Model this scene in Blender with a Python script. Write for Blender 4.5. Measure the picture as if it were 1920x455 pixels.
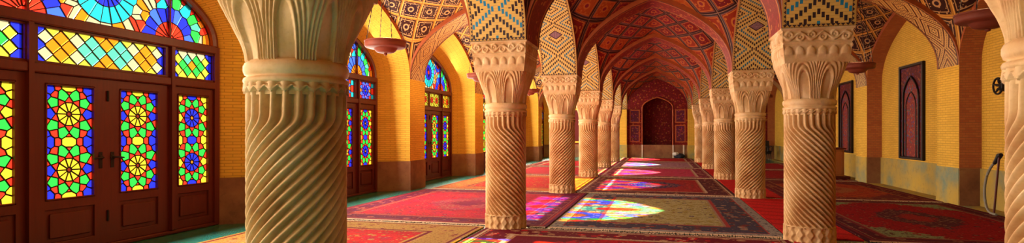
import bpy, math, random
from math import sin, cos, pi, sqrt, atan2, hypot
random.seed(7)
for o in list(bpy.data.objects): bpy.data.objects.remove(o)
SC = bpy.context.scene
COL = SC.collection

# ------------------------------------------------------------------ camera, light, exposure
cam = bpy.data.cameras.new('camera'); camo = bpy.data.objects.new('camera', cam); COL.objects.link(camo)
camo.location = (0, 0, 1.296); camo.rotation_euler = (pi/2, 0, 0.257095)
cam.sensor_width = 36; cam.lens = 36*1056.33/1920; cam.shift_y = 21.07/1920; cam.clip_start = .05; cam.clip_end = 400
SC.camera = camo
vs = SC.view_settings
vs.view_transform = 'Standard'; vs.look = 'None'; vs.gamma = 1; vs.use_curve_mapping = False
vs.exposure = 0.12
SC.cycles.use_denoising = True
SC.cycles.sample_clamp_indirect = 6.0
SC.cycles.max_bounces = 10; SC.cycles.diffuse_bounces = 2; SC.cycles.transparent_max_bounces = 12
SC.cycles.caustics_reflective = False; SC.cycles.caustics_refractive = False

W = bpy.data.worlds.new('daylight'); SC.world = W; W.use_nodes = True
WB = W.node_tree.nodes['Background']; WB.inputs[0].default_value = (1.0, .93, .82, 1); WB.inputs[1].default_value = 2.3
sun = bpy.data.lights.new('sun', 'SUN'); suno = bpy.data.objects.new('sun', sun); COL.objects.link(suno)
sun.energy = 150; sun.angle = math.radians(.53); sun.color = (1, .93, .82)
suno.location = (-20, 10, 14); suno.rotation_euler = (0, -math.radians(90-28.4), 0)
LAMP_W = 25.0           # watts of every hanging lamp
for k in range(7):      # daylight entering by each of the seven windows
    a = bpy.data.lights.new('window_daylight', 'AREA'); a.shape = 'RECTANGLE'; a.size = 2.9; a.size_y = 2.6; a.energy = 265; a.color = (1, .87, .70)
    ao = bpy.data.objects.new('window_daylight', a); COL.objects.link(ao); ao.location = (-5.75, .57+4.6*k, 1.9); ao.rotation_euler = (0, -pi/2-.06, 0)

# ------------------------------------------------------------------ measures
UL, UR, WL, WR = -2.052, 1.7365, -5.435, 5.12
BAY = 4.6
V = {i: 2.87+BAY*i for i in range(-1, 7)}
HU, HV = .38, .41            # half width of the arches along u and v
SPR = 2.5                    # springing height
END, BACK = V[6]-HV, V[-1]+HV
DOOR_U = -6.08

# ------------------------------------------------------------------ little node language
class X:
    def __init__(s, nt, sock): s.nt, s.s = nt, sock
    def m(s, op, *a, clamp=False):
        n = s.nt.nodes.new('ShaderNodeMath'); n.operation = op; n.use_clamp = clamp
        for i, v in enumerate((s,)+a):
            if isinstance(v, X): s.nt.links.new(v.s, n.inputs[i])
            else: n.inputs[i].default_value = v
        return X(s.nt, n.outputs[0])
    def __add__(s, o): return s.m('ADD', o)
    __radd__ = __add__
    def __sub__(s, o): return s.m('SUBTRACT', o)
    def __rsub__(s, o): return (s*-1)+o
    def __mul__(s, o): return s.m('MULTIPLY', o)
    __rmul__ = __mul__
    def __truediv__(s, o): return s.m('DIVIDE', o)
    def __lt__(s, o): return s.m('LESS_THAN', o)
    def __gt__(s, o): return s.m('GREATER_THAN', o)
    def abs(s): return s.m('ABSOLUTE')
    def floor(s): return s.m('FLOOR')
    def fract(s): return s.m('FRACT')
    def mod(s, k): return s.m('FLOORED_MODULO', k)
    def pp(s, k): return s.m('PINGPONG', k)
    def min(s, o): return s.m('MINIMUM', o)
    def max(s, o): return s.m('MAXIMUM', o)
    def sin(s): return s.m('SINE')
    def pow(s, k): return s.m('POWER', k)
    def sqrt(s): return s.m('SQRT')

class Mat:
    def __init__(s, name, rough=.6, spec=.3):
        s.mat = bpy.data.materials.new(name); s.mat.use_nodes = True; s.nt = s.mat.node_tree
        s.b = s.nt.nodes['Principled BSDF']; s.b.inputs['Roughness'].default_value = rough
        s.b.inputs['Specular IOR Level'].default_value = spec
    def n(s, t): return s.nt.nodes.new(t)
    def coord(s, kind='UV', scale=(1, 1, 1)):
        t = s.n('ShaderNodeTexCoord'); m = s.n('ShaderNodeMapping'); m.inputs['Scale'].default_value = scale
        s.nt.links.new(t.outputs[kind], m.inputs[0]); return m.outputs[0]
    def xy(s, kind='UV'):
        t = s.n('ShaderNodeTexCoord'); p = s.n('ShaderNodeSeparateXYZ'); s.nt.links.new(t.outputs[kind], p.inputs[0])
        return X(s.nt, p.outputs[0]), X(s.nt, p.outputs[1]), X(s.nt, p.outputs[2])
    def noise(s, vec, scale, detail=4, rough=.55):
        n = s.n('ShaderNodeTexNoise'); n.inputs['Scale'].default_value = scale; n.inputs['Detail'].default_value = detail
        n.inputs['Roughness'].default_value = rough; s.nt.links.new(vec, n.inputs['Vector']); return X(s.nt, n.outputs['Fac'])
    def vor(s, vec, scale, feature='F1', rnd=1.0):
        n = s.n('ShaderNodeTexVoronoi'); n.feature = feature; n.inputs['Scale'].default_value = scale
        n.inputs['Randomness'].default_value = rnd
        s.nt.links.new(vec, n.inputs['Vector'])
        if feature == 'DISTANCE_TO_EDGE': return X(s.nt, n.outputs['Distance']), None
        return X(s.nt, n.outputs['Distance']), n.outputs['Color']
    def rgb(s, c):
        n = s.n('ShaderNodeRGB'); n.outputs[0].default_value = (*c, 1); return n.outputs[0]
    def mix(s, f, a, b):
        n = s.n('ShaderNodeMix'); n.data_type = 'RGBA'; n.clamp_factor = True
        for sock, v in ((n.inputs[0], f), (n.inputs[6], a), (n.inputs[7], b)):
            if isinstance(v, X): s.nt.links.new(v.s, sock)
            elif isinstance(v, (int, float)): sock.default_value = v
            elif isinstance(v, tuple): sock.default_value = (*v, 1)
            else: s.nt.links.new(v, sock)
        return n.outputs[2]
    def ramp(s, f, stops, interp='LINEAR'):
        n = s.n('ShaderNodeValToRGB'); r = n.color_ramp; r.interpolation = interp
        while len(r.elements) > 1: r.elements.remove(r.elements[-1])
        r.elements[0].position = stops[0][0]; r.elements[0].color = (*stops[0][1], 1)
        for p, c in stops[1:]:
            e = r.elements.new(p); e.color = (*c, 1)
        s.nt.links.new(f.s if isinstance(f, X) else f, n.inputs[0]); return n.outputs[0]
    def sep(s, col):
        p = s.n('ShaderNodeSeparateColor'); s.nt.links.new(col, p.inputs[0]); return X(s.nt, p.outputs[0]), X(s.nt, p.outputs[1])
    def bump(s, h, strength=.4, dist=.01):
        b = s.n('ShaderNodeBump'); b.inputs['Strength'].default_value = strength; b.inputs['Distance'].default_value = dist
        s.nt.links.new(h.s, b.inputs['Height']); s.nt.links.new(b.outputs[0], s.b.inputs['Normal'])
    def base(s, c):
        if isinstance(c, tuple): s.b.inputs['Base Color'].default_value = (*c, 1)
        else: s.nt.links.new(c, s.b.inputs['Base Color'])
        return s.mat

def simple(name, c1, c2=None, scale=6, rough=.5, metal=0, bump=.15):
    m = Mat(name, rough); m.b.inputs['Metallic'].default_value = metal
    n = m.noise(m.coord('Object'), scale)
    if bump: m.bump(n, bump, .01)
    return m.base(m.mix(n, c1, c2 or tuple(x*.6 for x in c1)))

def m_stone():
    m = Mat('carved_stone', .62, .25); v = m.coord('Object')
    a = m.noise(v, 3.0, 6); b = m.noise(v, 40, 3)
    c = m.ramp(a, [(.3, (.46, .20, .07)), (.5, (.68, .41, .19)), (.7, (.80, .57, .34))])
    c = m.mix((b-.5)*.8, c, (.34, .17, .08))
    m.bump(b, .25, .006); return m.base(c)
def m_brick(name, c1, c2, mortar, bw=.19, bh=.044):
    m = Mat(name, .8, .15)
    v = m.coord('UV'); t = m.n('ShaderNodeTexBrick'); m.nt.links.new(v, t.inputs['Vector'])
    t.inputs['Scale'].default_value = 1; t.inputs['Brick Width'].default_value = bw; t.inputs['Row Height'].default_value = bh
    t.inputs['Mortar Size'].default_value = .006; t.inputs['Mortar Smooth'].default_value = .3; t.inputs['Bias'].default_value = 0
    t.inputs['Color1'].default_value = (*c1, 1); t.inputs['Color2'].default_value = (*c2, 1); t.inputs['Mortar'].default_value = (*mortar, 1)
    n = m.noise(m.coord('Object'), 1.7, 5)
    c = m.mix((n-.35)*.9, t.outputs['Color'], tuple(x*.62 for x in c2))
    f = X(m.nt, t.outputs['Fac']); m.bump(f*-1, .5, .008); return m.base(c)
def m_plaster(name, c1, c2, c3):
    m = Mat(name, .7, .2); v = m.coord('Object')
    a = m.noise(v, 1.3, 6, .6); b = m.noise(v, 9, 4)
    c = m.ramp(a, [(.34, c1), (.5, c2), (.66, c3)]); c = m.mix((b > .6)*.25, c, tuple(x*.5 for x in c2))
    m.bump(b, .2, .01); return m.base(c)
def m_wood(name, c1, c2):
    m = Mat(name, .42, .35); v = m.coord('Object', (14, 14, 1.2))
    n = m.noise(v, 2.2, 5); m.bump(n, .12, .004); return m.base(m.mix(n, c1, c2))
def m_mosaic(name, ground, g2, t1, t2, t3, cw=.046, row=.037, per=3.7, n=11.0, kd=.9):
    """stepped tiles in zigzags and lozenges; uv.x runs across the band, uv.y along it"""
    m = Mat(name, .45, .25); x, y, _ = m.xy('UV')
    cx = x/cw; ci = (cx+.5).floor(); fx = (cx+.5).fract()
    d = ci.abs() + (y/row).pp(n)
    k = (d/per).floor(); f = d.mod(per)
    tile = (f < per*.46)*(fx > .14)*(fx < .86)
    brick = (y/row*1.0).fract()
    g = m.mix((brick < .18)*.55, ground, g2)
    g = m.mix(m.noise(m.coord('UV'), 30, 2)*.35, g, g2)
    kk = k.mod(3.0)
    c = m.mix(kk > .5, t1, t2); c = m.mix(kk > 1.5, c, t3)
    out = m.mix(tile, g, c)
    q = x.abs()/.15+(y-kd).abs()/.12                 # a square of lettering-like bars set on its point
    out = m.mix(q < 1.2, out, ground); out = m.mix(q < 1.0, out, t2)
    bars = ((x*50+y*40).floor()+(x*40-y*50).floor()).mod(2.0)
    out = m.mix((q < .8), out, m.mix(bars, (.40, .22, .24), (.10, .03, .06)))
    zz = (y/.05).pp(.5)*.05
    out = m.mix((x.abs() > .335), out, g2); out = m.mix((x.abs() > .34)*((x.abs()-.34) < zz), out, t2)
    out = m.mix((y < .03), out, m.mix(((x/.05).pp(.5)*.05 > y*.8), t2, g2))
    return m.base(out)
def m_lozenge(name, light, mid, dark):
    m = Mat(name, .45, .25); x, y, _ = m.xy('UV')
    d = (x/.36).abs() + (y/.36).pp(1.0)
    r = (d*4.0).fract()
    cells = ((x/.03).floor() + (y/.03).floor()).mod(2.0)
    c = m.mix(r > .42, light, dark)
    c = m.mix(cells*(r > .42), c, m.mix((d*2.0).fract() > .5, light, mid))
    c = m.mix((x.abs() > .34), c, dark)
    c = m.mix((x.abs() > .365), c, mid)
    return m.base(c)
def m_floral(name, bg, a, b, c_, leaf, scale=11, border=None):
    m = Mat(name, .55, .12); v = m.coord('UV'); x, y, _ = m.xy('UV')
    d, col = m.vor(v, scale); r, g = m.sep(col)
    n = m.noise(v, scale*2.2, 3)
    out = m.mix((n > .56), bg, leaf)
    fl = m.mix(r > .33, a, b); fl = m.mix(r > .7, fl, c_)
    out = m.mix(d < .34, out, fl); out = m.mix(d < .15, out, bg); out = m.mix(d < .08, out, c_)
    if border:
        out = m.mix(x.abs() > .30, out, border[0]); out = m.mix(x.abs() > .34, out, border[1])
    return m.base(out)
def m_vault(name, rib, rib2, panels, star, edge, K=3.2, ribw=.09):
    """lattice of ribs with tiled panels; uv is the bay's plan from -1 to 1"""
    m = Mat(name, .55, .12); x, y, _ = m.xy('UV'); v = m.coord('UV')
    a = (x+y)*K*.5; b = (x-y)*K*.5
    fa, fb = a.fract()-.5, b.fract()-.5
    d = .5-fa.abs().max(fb.abs())                 # distance to the panel's edge
    cid = (a.floor()*12.9898+b.floor()*78.233).sin()*43758.5; cid = cid.fract()
    p = m.ramp(cid, [(i/len(panels), c) for i, c in enumerate(panels)], 'CONSTANT')
    dv, col = m.vor(v, (9 if 'nave' in name else 13)*K/2, rnd=.35); r, g = m.sep(col)
    rad = (fa*fa+fb*fb).sqrt(); 
    p = m.mix((dv < .3)*(r > .4), p, star); p = m.mix(dv < .12, p, panels[0])
    p = m.mix((rad < .16), p, star); p = m.mix((rad < .09), p, panels[-1])
    p = m.mix((d < .17)*(d > .135), p, star)
    c = m.mix(d < ribw, p, edge); c = m.mix(d < ribw*.72, c, rib)
    c = m.mix((d < .012), c, rib2)
    m.bump((d/ribw).min(1.0)*-1, .6, .03)
    return m.base(c)
def m_rug(name, w, l, field, f2, b1, b2, b3, accent, med=None, medc=None, corner=None, bw=.45, plain=False, outer=None):
    """a hand-knotted rug: uv in metres from its middle; nested borders, medallion, corner pieces, scattered flowers"""
    m = Mat(name, .9, .08); x, y, _ = m.xy('UV'); v = m.coord('UV')
    n = m.noise(v, 7, 4); wob = (m.noise(v, 26, 2)-.5)*.05
    d = (w/2-x.abs()).min(l/2-y.abs())
    dv, col = m.vor(v, 6.5); r, g = m.sep(col)
    dv2, col2 = m.vor(v, 15); r2, g2 = m.sep(col2)
    c = m.mix(n > .54, field, f2)
    soft = (m.noise(v, 9, 3)-.5)*1.1
    accent = tuple(t*k for t, k in zip(accent, (.85, .66, .6)))
    if plain:
        c = m.mix(((y*14+x*5).sin() > .55), field, f2)
    else:
        c = m.mix((dv2 < .25)*(r2 > .45), c, accent); c = m.mix((dv2 < .28)*(r2 > .75), c, b2)
        c = m.mix((dv < .26)*(r > .5), c, b1); c = m.mix((dv < .13)*(r > .5), c, accent)
    if corner:
        e = ((w/2-bw-x.abs())/(w*.26)).abs() + ((l/2-bw-y.abs())/(l*.2)).abs()
        cc = m.mix((dv2 < .33), corner, b1)
        c = m.mix((e+wob*4+soft) < 1.0, c, cc)
    if med:
        q = (x/(w*.2)).abs().pow(1.3)+(y/(l*.22)).abs().pow(1.3)+wob*4+soft
        mm = m.mix((dv2 < .34), medc, accent); mm = m.mix((q < .35), mm, med)
        c = m.mix(q < 1.0, c, mm); c = m.mix((q > .95)*(q < 1.03), c, medc)
    if not plain:
        bb = m.mix((dv < .36), b1, m.mix(r > .5, b2, accent)); bb = m.mix(dv < .16, bb, b3)
        bb = m.mix((dv2 < .22)*(r2 > .5), bb, accent)
        c = m.mix((d+wob*.2) < bw, c, bb)
        for lo, hi, k in ((.0, .05, b1), (.05, .09, b3), (.11, .125, accent), (bw-.035, bw, accent), (bw-.09, bw-.035, b3)):
            c = m.mix((d > lo)*(d < hi), c, k)
    if outer: c = m.mix((d < .17), c, m.mix(dv2 < .3, outer, b1)); c = m.mix((d > .15)*(d < .17), c, b3)
    sp_ = m.noise(v, 34, 3, .7); c = m.mix((sp_ > .56)*.62, c, tuple(t*.22 for t in field)); c = m.mix((sp_ < .36)*.22, c, accent)
    pile = m.noise(v, 160, 2); m.bump(pile, .5, .01)
    c = m.mix(pile*.25, c, tuple(t*.4 for t in field))
    return m.base(c)

MT = {}
MT['stone'] = m_stone()
MT['brick'] = m_brick('yellow_brick', (.88, .52, .07), (.80, .45, .055), (.58, .31, .045))
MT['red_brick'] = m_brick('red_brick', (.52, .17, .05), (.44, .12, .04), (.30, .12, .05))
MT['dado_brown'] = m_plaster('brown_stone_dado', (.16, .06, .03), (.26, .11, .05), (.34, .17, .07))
MT['dado_olive'] = m_plaster('stained_plaster_dado', (.58, .36, .05), (.46, .32, .08), (.20, .26, .19))
MT['wood'] = m_wood('red_brown_wood', (.15, .018, .008), (.07, .007, .004))
MT['wood_light'] = m_wood('orange_wood', (.48, .16, .04), (.36, .10, .02))
MT['lead'] = simple('dark_lead', (.012, .008, .007), rough=.5, bump=0)
MT['iron'] = simple('dark_iron', (.03, .02, .018), rough=.4, metal=.6)
MT['copper'] = simple('copper', (.30, .055, .025), (.16, .03, .015), rough=.6, metal=.0)
MT['bulb'] = simple('milk_glass', (.55, .32, .14), rough=.3, bump=0)
MT['mosaic'] = m_mosaic('zigzag_mosaic', (.72, .46, .12), (.50, .28, .07), (.02, .20, .36), (.035, .015, .02), (.03, .02, .03))
MT['mosaic_fine'] = m_mosaic('fine_zigzag_mosaic', (.72, .46, .14), (.52, .28, .08), (.03, .015, .02), (.05, .015, .02), (.02, .13, .22), cw=.036, row=.029, per=3.4, n=14.0)
MT['lozenge'] = m_lozenge('lozenge_mosaic', (.62, .36, .12), (.30, .09, .03), (.03, .008, .010))
MT['floral_red'] = m_floral('red_flower_tiles', (.19, .010, .006), (.40, .05, .012), (.30, .02, .02), (.48, .15, .03), (.26, .022, .010), 10, ((.52, .17, .03), (.10, .01, .01)))
MT['floral_pink'] = m_floral('pink_flower_tiles', (.36, .10, .06), (.55, .12, .22), (.60, .40, .08), (.50, .14, .20), (.08, .20, .30), 12, ((.55, .42, .10), (.06, .05, .12)))
MT['floral_dark'] = m_floral('dark_flower_tiles', (.10, .012, .02), (.30, .03, .05), (.30, .10, .03), (.16, .03, .14), (.06, .02, .07), 12)
MT['floral_wall'] = m_floral('deep_red_wall_tiles', (.13, .008, .008), (.30, .03, .012), (.24, .015, .03), (.34, .10, .02), (.19, .014, .010), 9)
MT['rim'] = simple('orange_tile_rim', (.46, .11, .02), (.24, .03, .01), rough=.5)
MT['vault_nave'] = m_vault('nave_vault_tiles', (.035, .012, .012), (.30, .14, .08), [(.20, .010, .006), (.24, .022, .006), (.15, .008, .010), (.34, .055, .008), (.20, .012, .022)], (.44, .12, .02), (.20, .07, .05), 5.0, .11)
MT['vault_aisle'] = m_vault('aisle_vault_tiles', (.72, .36, .07), (.50, .18, .04), [(.045, .014, .012), (.05, .02, .02), (.035, .012, .02)], (.55, .30, .13), (.35, .13, .03), 5.6, .075)
MT['floor'] = None
def m_floor():
    m = Mat('glazed_green_tiles', .25, .5); v = m.coord('Object')
    t = m.n('ShaderNodeTexBrick'); t.offset = 0; m.nt.links.new(v, t.inputs['Vector'])
    t.inputs['Scale'].default_value = 1; t.inputs['Brick Width'].default_value = .24; t.inputs['Row Height'].default_value = .24
    t.inputs['Mortar Size'].default_value = .008
    t.inputs['Color1'].default_value = (.012, .15, .06, 1); t.inputs['Color2'].default_value = (.012, .16, .13, 1); t.inputs['Mortar'].default_value = (.10, .17, .05, 1)
    n = m.noise(v, 2.0, 4); return m.base(m.mix((n-.3), t.outputs['Color'], (.01, .20, .30)))
MT['floor'] = m_floor()
MT['fringe'] = simple('wool_fringe', (.78, .56, .38), (.60, .38, .22), rough=.95)
MT['fringe_stone'] = simple('pale_marble', (.72, .60, .48), (.55, .42, .32), rough=.4)
MT['black'] = simple('black_leather', (.012, .010, .012), (.03, .02, .02), rough=.45)
MT['grey'] = simple('grey_rubber', (.34, .30, .24), (.22, .20, .16), rough=.5)
MT['white_cloth'] = simple('white_cloth', (.8, .76, .72), (.6, .55, .52), rough=.9)
MT['dark_cloth'] = simple('dark_cloth', (.04, .04, .06), (.02, .02, .03), rough=.9)
MT['outdoor'] = simple('pale_courtyard_paving', (.5, .45, .38), (.42, .36, .3), rough=.9)

GLASS_COL = dict(blue=(.02, .03, .95), green=(.03, .85, .06), yellow=(.85, .58, .03), red=(.95, .035, .015), orange=(.85, .20, .01),
                 white=(.42, .38, .22), cyan=(.02, .46, .50), purple=(.30, .10, .80), aqua=(.08, .52, .30), lemon=(.50, .44, .04), sky=(.05, .13, .95), crimson=(.75, .03, .10), dark=(.18, .02, .01))
GNAMES = list(GLASS_COL)
def m_glass(col, frosted):
    m = Mat('stained_glass_'+col+('_frosted' if frosted else ''))
    nt = m.nt; c = GLASS_COL[col]
    out = [n for n in nt.nodes if n.type == 'OUTPUT_MATERIAL'][0]; nt.nodes.remove(m.b)
    tr = nt.nodes.new('ShaderNodeBsdfTransparent'); tr.inputs[0].default_value = (*c, 1)
    tl = nt.nodes.new('ShaderNodeBsdfTranslucent'); tl.inputs[0].default_value = (*[x*(.05 if frosted else .2) for x in c], 1)
    mx = nt.nodes.new('ShaderNodeMixShader'); mx.inputs[0].default_value = .93 if frosted else .06
    nt.links.new(tr.outputs[0], mx.inputs[1]); nt.links.new(tl.outputs[0], mx.inputs[2])
    nt.links.new(mx.outputs[0], out.inputs[0]); return m.mat
GL = {f: [m_glass(c, f) for c in GNAMES] for f in (0, 1)}

# ------------------------------------------------------------------ mesh helpers
class M:
    def __init__(s): s.v, s.f, s.uv, s.mi, s.sm = [], [], [], [], []
    def face(s, pts, uv=None, mi=0, smooth=False):
        b = len(s.v); s.v += [tuple(p) for p in pts]; s.f.append(list(range(b, b+len(pts))))
        s.uv.append(uv or [(0, 0)]*len(pts)); s.mi.append(mi); s.sm.append(smooth)
    def grid(s, fn, us, vs_, uvf=None, mi=0, smooth=True, closed=False):
        b = len(s.v); nu, nv = len(us), len(vs_)
        for u in us:
            for v in vs_: s.v.append(tuple(fn(u, v)))
        for i in range(nu if closed else nu-1):
            i2 = (i+1) % nu
            for j in range(nv-1):
                s.f.append([b+i*nv+j, b+i2*nv+j, b+i2*nv+j+1, b+i*nv+j+1])
                s.uv.append([uvf(us[a], vs_[c]) for a, c in ((i, j), (i2, j), (i2, j+1), (i, j+1))] if uvf else [(0, 0)]*4)
                s.mi.append(mi); s.sm.append(smooth)
    def box(s, a, b, mi=0):
        (x0, y0, z0), (x1, y1, z1) = a, b
        P = [(x0, y0, z0), (x1, y0, z0), (x1, y1, z0), (x0, y1, z0), (x0, y0, z1), (x1, y0, z1), (x1, y1, z1), (x0, y1, z1)]
        for q in ((0, 3, 2, 1), (4, 5, 6, 7), (0, 1, 5, 4), (2, 3, 7, 6), (1, 2, 6, 5), (3, 0, 4, 7)):
            p = [P[k] for k in q]
            if abs(p[0][0]-p[2][0]) < 1e-9: uv = [(t[1], t[2]) for t in p]
            elif abs(p[0][1]-p[2][1]) < 1e-9: uv = [(t[0], t[2]) for t in p]
            else: uv = [(t[0], t[1]) for t in p]
            s.face(p, uv, mi)
    def cbox(s, a, b, ch, mi=0):
        """box with chamfered edges"""
        (x0, y0, z0), (x1, y1, z1) = a, b; c = ch
        def ring(i, z): return [(x0+i, y0+i*0+c if 0 else y0+i, z), (x1-i, y0+i, z), (x1-i, y1-i, z), (x0+i, y1-i, z)]
        R = [ring(c, z0), ring(0, z0+c), ring(0, z1-c), ring(c, z1)]
        s.face(R[0][::-1], None, mi); s.face(R[3], None, mi)
        for r in range(3):
            for k in range(4):
                p = [R[r][k], R[r][(k+1) % 4], R[r+1][(k+1) % 4], R[r+1][k]]
                s.face(p, [(t[0]+t[1], t[2]) for t in p], mi)
    def tube(s, path, r, n=8, mi=0, cap=True):
        rings = []
        for i, p in enumerate(path):
            a = path[max(i-1, 0)]; c = path[min(i+1, len(path)-1)]
            d = [c[k]-a[k] for k in range(3)]; L = sqrt(sum(t*t for t in d)) or 1; d = [t/L for t in d]
            up = (0, 0, 1) if abs(d[2]) < .9 else (1, 0, 0)
            e1 = (d[1]*up[2]-d[2]*up[1], d[2]*up[0]-d[0]*up[2], d[0]*up[1]-d[1]*up[0]); L = sqrt(sum(t*t for t in e1)); e1 = [t/L for t in e1]
            e2 = (d[1]*e1[2]-d[2]*e1[1], d[2]*e1[0]-d[0]*e1[2], d[0]*e1[1]-d[1]*e1[0])
            rr = r[i] if isinstance(r, (list, tuple)) else r
            rings.append([tuple(p[k]+rr*(cos(2*pi*j/n)*e1[k]+sin(2*pi*j/n)*e2[k]) for k in range(3)) for j in range(n)])
        b = len(s.v)
        for R in rings: s.v += R
        for i in range(len(rings)-1):
            for j in range(n):
                j2 = (j+1) % n
                s.f.append([b+i*n+j, b+i*n+j2, b+(i+1)*n+j2, b+(i+1)*n+j]); s.uv.append([(0, 0)]*4); s.mi.append(mi); s.sm.append(True)
        if cap: s.face(rings[0][::-1], None, mi); s.face(rings[-1], None, mi)
    def lathe(s, prof, n=48, c=(0, 0), mi=0, smooth=True):
        ph = [2*pi*k/n for k in range(n)]
        s.grid(lambda a, t: (c[0]+t[0]*cos(a), c[1]+t[0]*sin(a), t[1]), ph, prof, lambda a, t: (a*.3, t[1]), mi, smooth, True)
    def build(s, name, mats, parent=None, loc=None, link=True):
        me = bpy.data.meshes.new(name); me.from_pydata(s.v, [], s.f)
        if not isinstance(mats, (list, tuple)): mats = [mats]
        for m in mats: me.materials.append(m)
        me.polygons.foreach_set('material_index', s.mi); me.polygons.foreach_set('use_smooth', s.sm)
        ul = me.uv_layers.new(name='uv'); ul.data.foreach_set('uv', [c for f in s.uv for p in f for c in p])
        me.update()
        o = bpy.data.objects.new(name, me)
        if link: COL.objects.link(o)
        if parent: o.parent = parent
        if loc: o.location = loc
        return o
def empty(name, loc=(0, 0, 0), rz=0):
    o = bpy.data.objects.new(name, None); COL.objects.link(o); o.location = loc; o.rotation_euler = (0, 0, rz); return o
def tag(o, label=None, cat=None, group=None, kind=None):
    for k, v in (('label', label), ('category', cat), ('group', group), ('kind', kind)):
        if v: o[k] = v
    return o
def dup(root, loc=None, rz=None):
    r = root.copy(); COL.objects.link(r)
    if loc is not None: r.location = loc
    if rz is not None: r.rotation_euler = (0, 0, rz)
    for ch in list(root.children):
        c = ch.copy(); COL.objects.link(c); c.parent = r
        for g in list(ch.children):
            d = g.copy(); COL.objects.link(d); d.parent = c
    return r
def lin(a, b, n): return [a+(b-a)*k/(n-1) for k in range(n)]
def pro(t): return (1-min(1, abs(t))**1.15)**.44 if abs(t) < 1 else 0.0
TS = [sin(pi/2*k/16) for k in range(-16, 17)]      # stations of an arch, denser at its feet
RISE = 1.48

# ------------------------------------------------------------------ ceiling: arches and vaults
ceil = tag(empty('ceiling'), 'tiled vaults on pointed arches over the hall', 'ceiling', None, 'structure')
def arch_mesh(half, hw, along, soffit, rise=RISE, rim=.10, rimmat='rim', depth_feet=True):
    """arch spanning +-half on one axis, +-hw wide on the other; soffit plus its two upright faces"""
    m = M(); s = [0.0]; pts = [(t*half, rise*pro(t)) for t in TS]
    for i in range(1, len(pts)): s.append(s[-1]+hypot(pts[i][0]-pts[i-1][0], pts[i][1]-pts[i-1][1]))
    mid = s[-1]/2
    P = (lambda a, b, z: (a, b, z)) if along == 'u' else (lambda a, b, z: (b, a, z))
    idx = list(range(len(TS)))
    m.grid(lambda i, w: P(pts[i][0], w, SPR+pts[i][1]), idx, [-hw, 0, hw], lambda i, w: (w, mid-abs(s[i]-mid)), 0)
    for sg in (-1, 1):
        m.grid(lambda i, h: P(pts[i][0], sg*hw, SPR+pts[i][1]+h), idx, [0, rim+.02], lambda i, h: (s[i], h), 1, False)
    return m.build('arch', [MT[soffit], MT[rimmat]], None, link=False).data
def put(me, name, parent, loc):
    o = bpy.data.objects.new(name, me); COL.objects.link(o); o.parent = parent; o.location = loc; return o
nave_c = (UL+UR)/2; nave_h = (UR-UL)/2-HU
la_c = (WL+UL-HU)/2; la_h = (UL-HU-WL)/2
ra_c = (WR+UR+HU)/2; ra_h = (WR-UR-HU)/2
bay_h = BAY/2-HV
A_nave0 = arch_mesh(nave_h, HV, 'u', 'floral_pink'); A_nave = arch_mesh(nave_h, HV, 'u', 'floral_red')
A_left = arch_mesh(la_h, HV, 'u', 'lozenge'); A_right = arch_mesh(ra_h, HV, 'u', 'lozenge')
A_long0 = arch_mesh(bay_h, HU, 'v', 'mosaic'); A_long = arch_mesh(bay_h, HU, 'v', 'mosaic_fine')
for i in range(0, 6):
    put(A_nave0 if i == 0 else A_nave, 'arch', ceil, (nave_c, V[i], 0))
    put(A_left, 'arch', ceil, (la_c, V[i], 0)); put(A_right, 'arch', ceil, (ra_c, V[i], 0))
for i in range(-1, 6):
    for u in (UL, UR): put(A_long0 if i < 1 else A_long, 'arch', ceil, (u, (V[i]+V[i+1])/2, 0))
def vault_mesh(hu, hv, mat):
    m = M(); st = [sin(pi/2*k/20) for k in range(-20, 21)]; n = 3.2
    def z(p, q):
        a, b = RISE*pro(p), RISE*pro(q)
        return SPR+.10+(a**n+b**n)**(1/n)
    m.grid(lambda p, q: (p*hu, q*hv, z(p, q)), st, st, lambda p, q: (p, q), 0)
    return m.build('vault', MT[mat], None, link=False).data
VN, VLA, VRA = vault_mesh(nave_h, bay_h, 'vault_nave'), vault_mesh(la_h, bay_h, 'vault_aisle'), vault_mesh(ra_h, bay_h, 'vault_aisle')
for i in range(-1, 6):
    cv = (V[i]+V[i+1])/2
    put(VN, 'vault', ceil, (nave_c, cv, 0)); put(VLA, 'vault', ceil, (la_c, cv, 0)); put(VRA, 'vault', ceil, (ra_c, cv, 0))
m = M(); m.box((-7.2, BACK-.3, 4.95), (6.2, END+1.6, 5.15)); m.build('roof_slab', MT['dado_brown'], ceil)

# ------------------------------------------------------------------ floor and courtyard
m = M(); m.box((-6.3, BACK-.3, -.2), (5.6, END+.1, 0)); tag(m.build('floor', MT['floor']), 'green glazed tile floor under the rugs', 'floor', None, 'structure')

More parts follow.
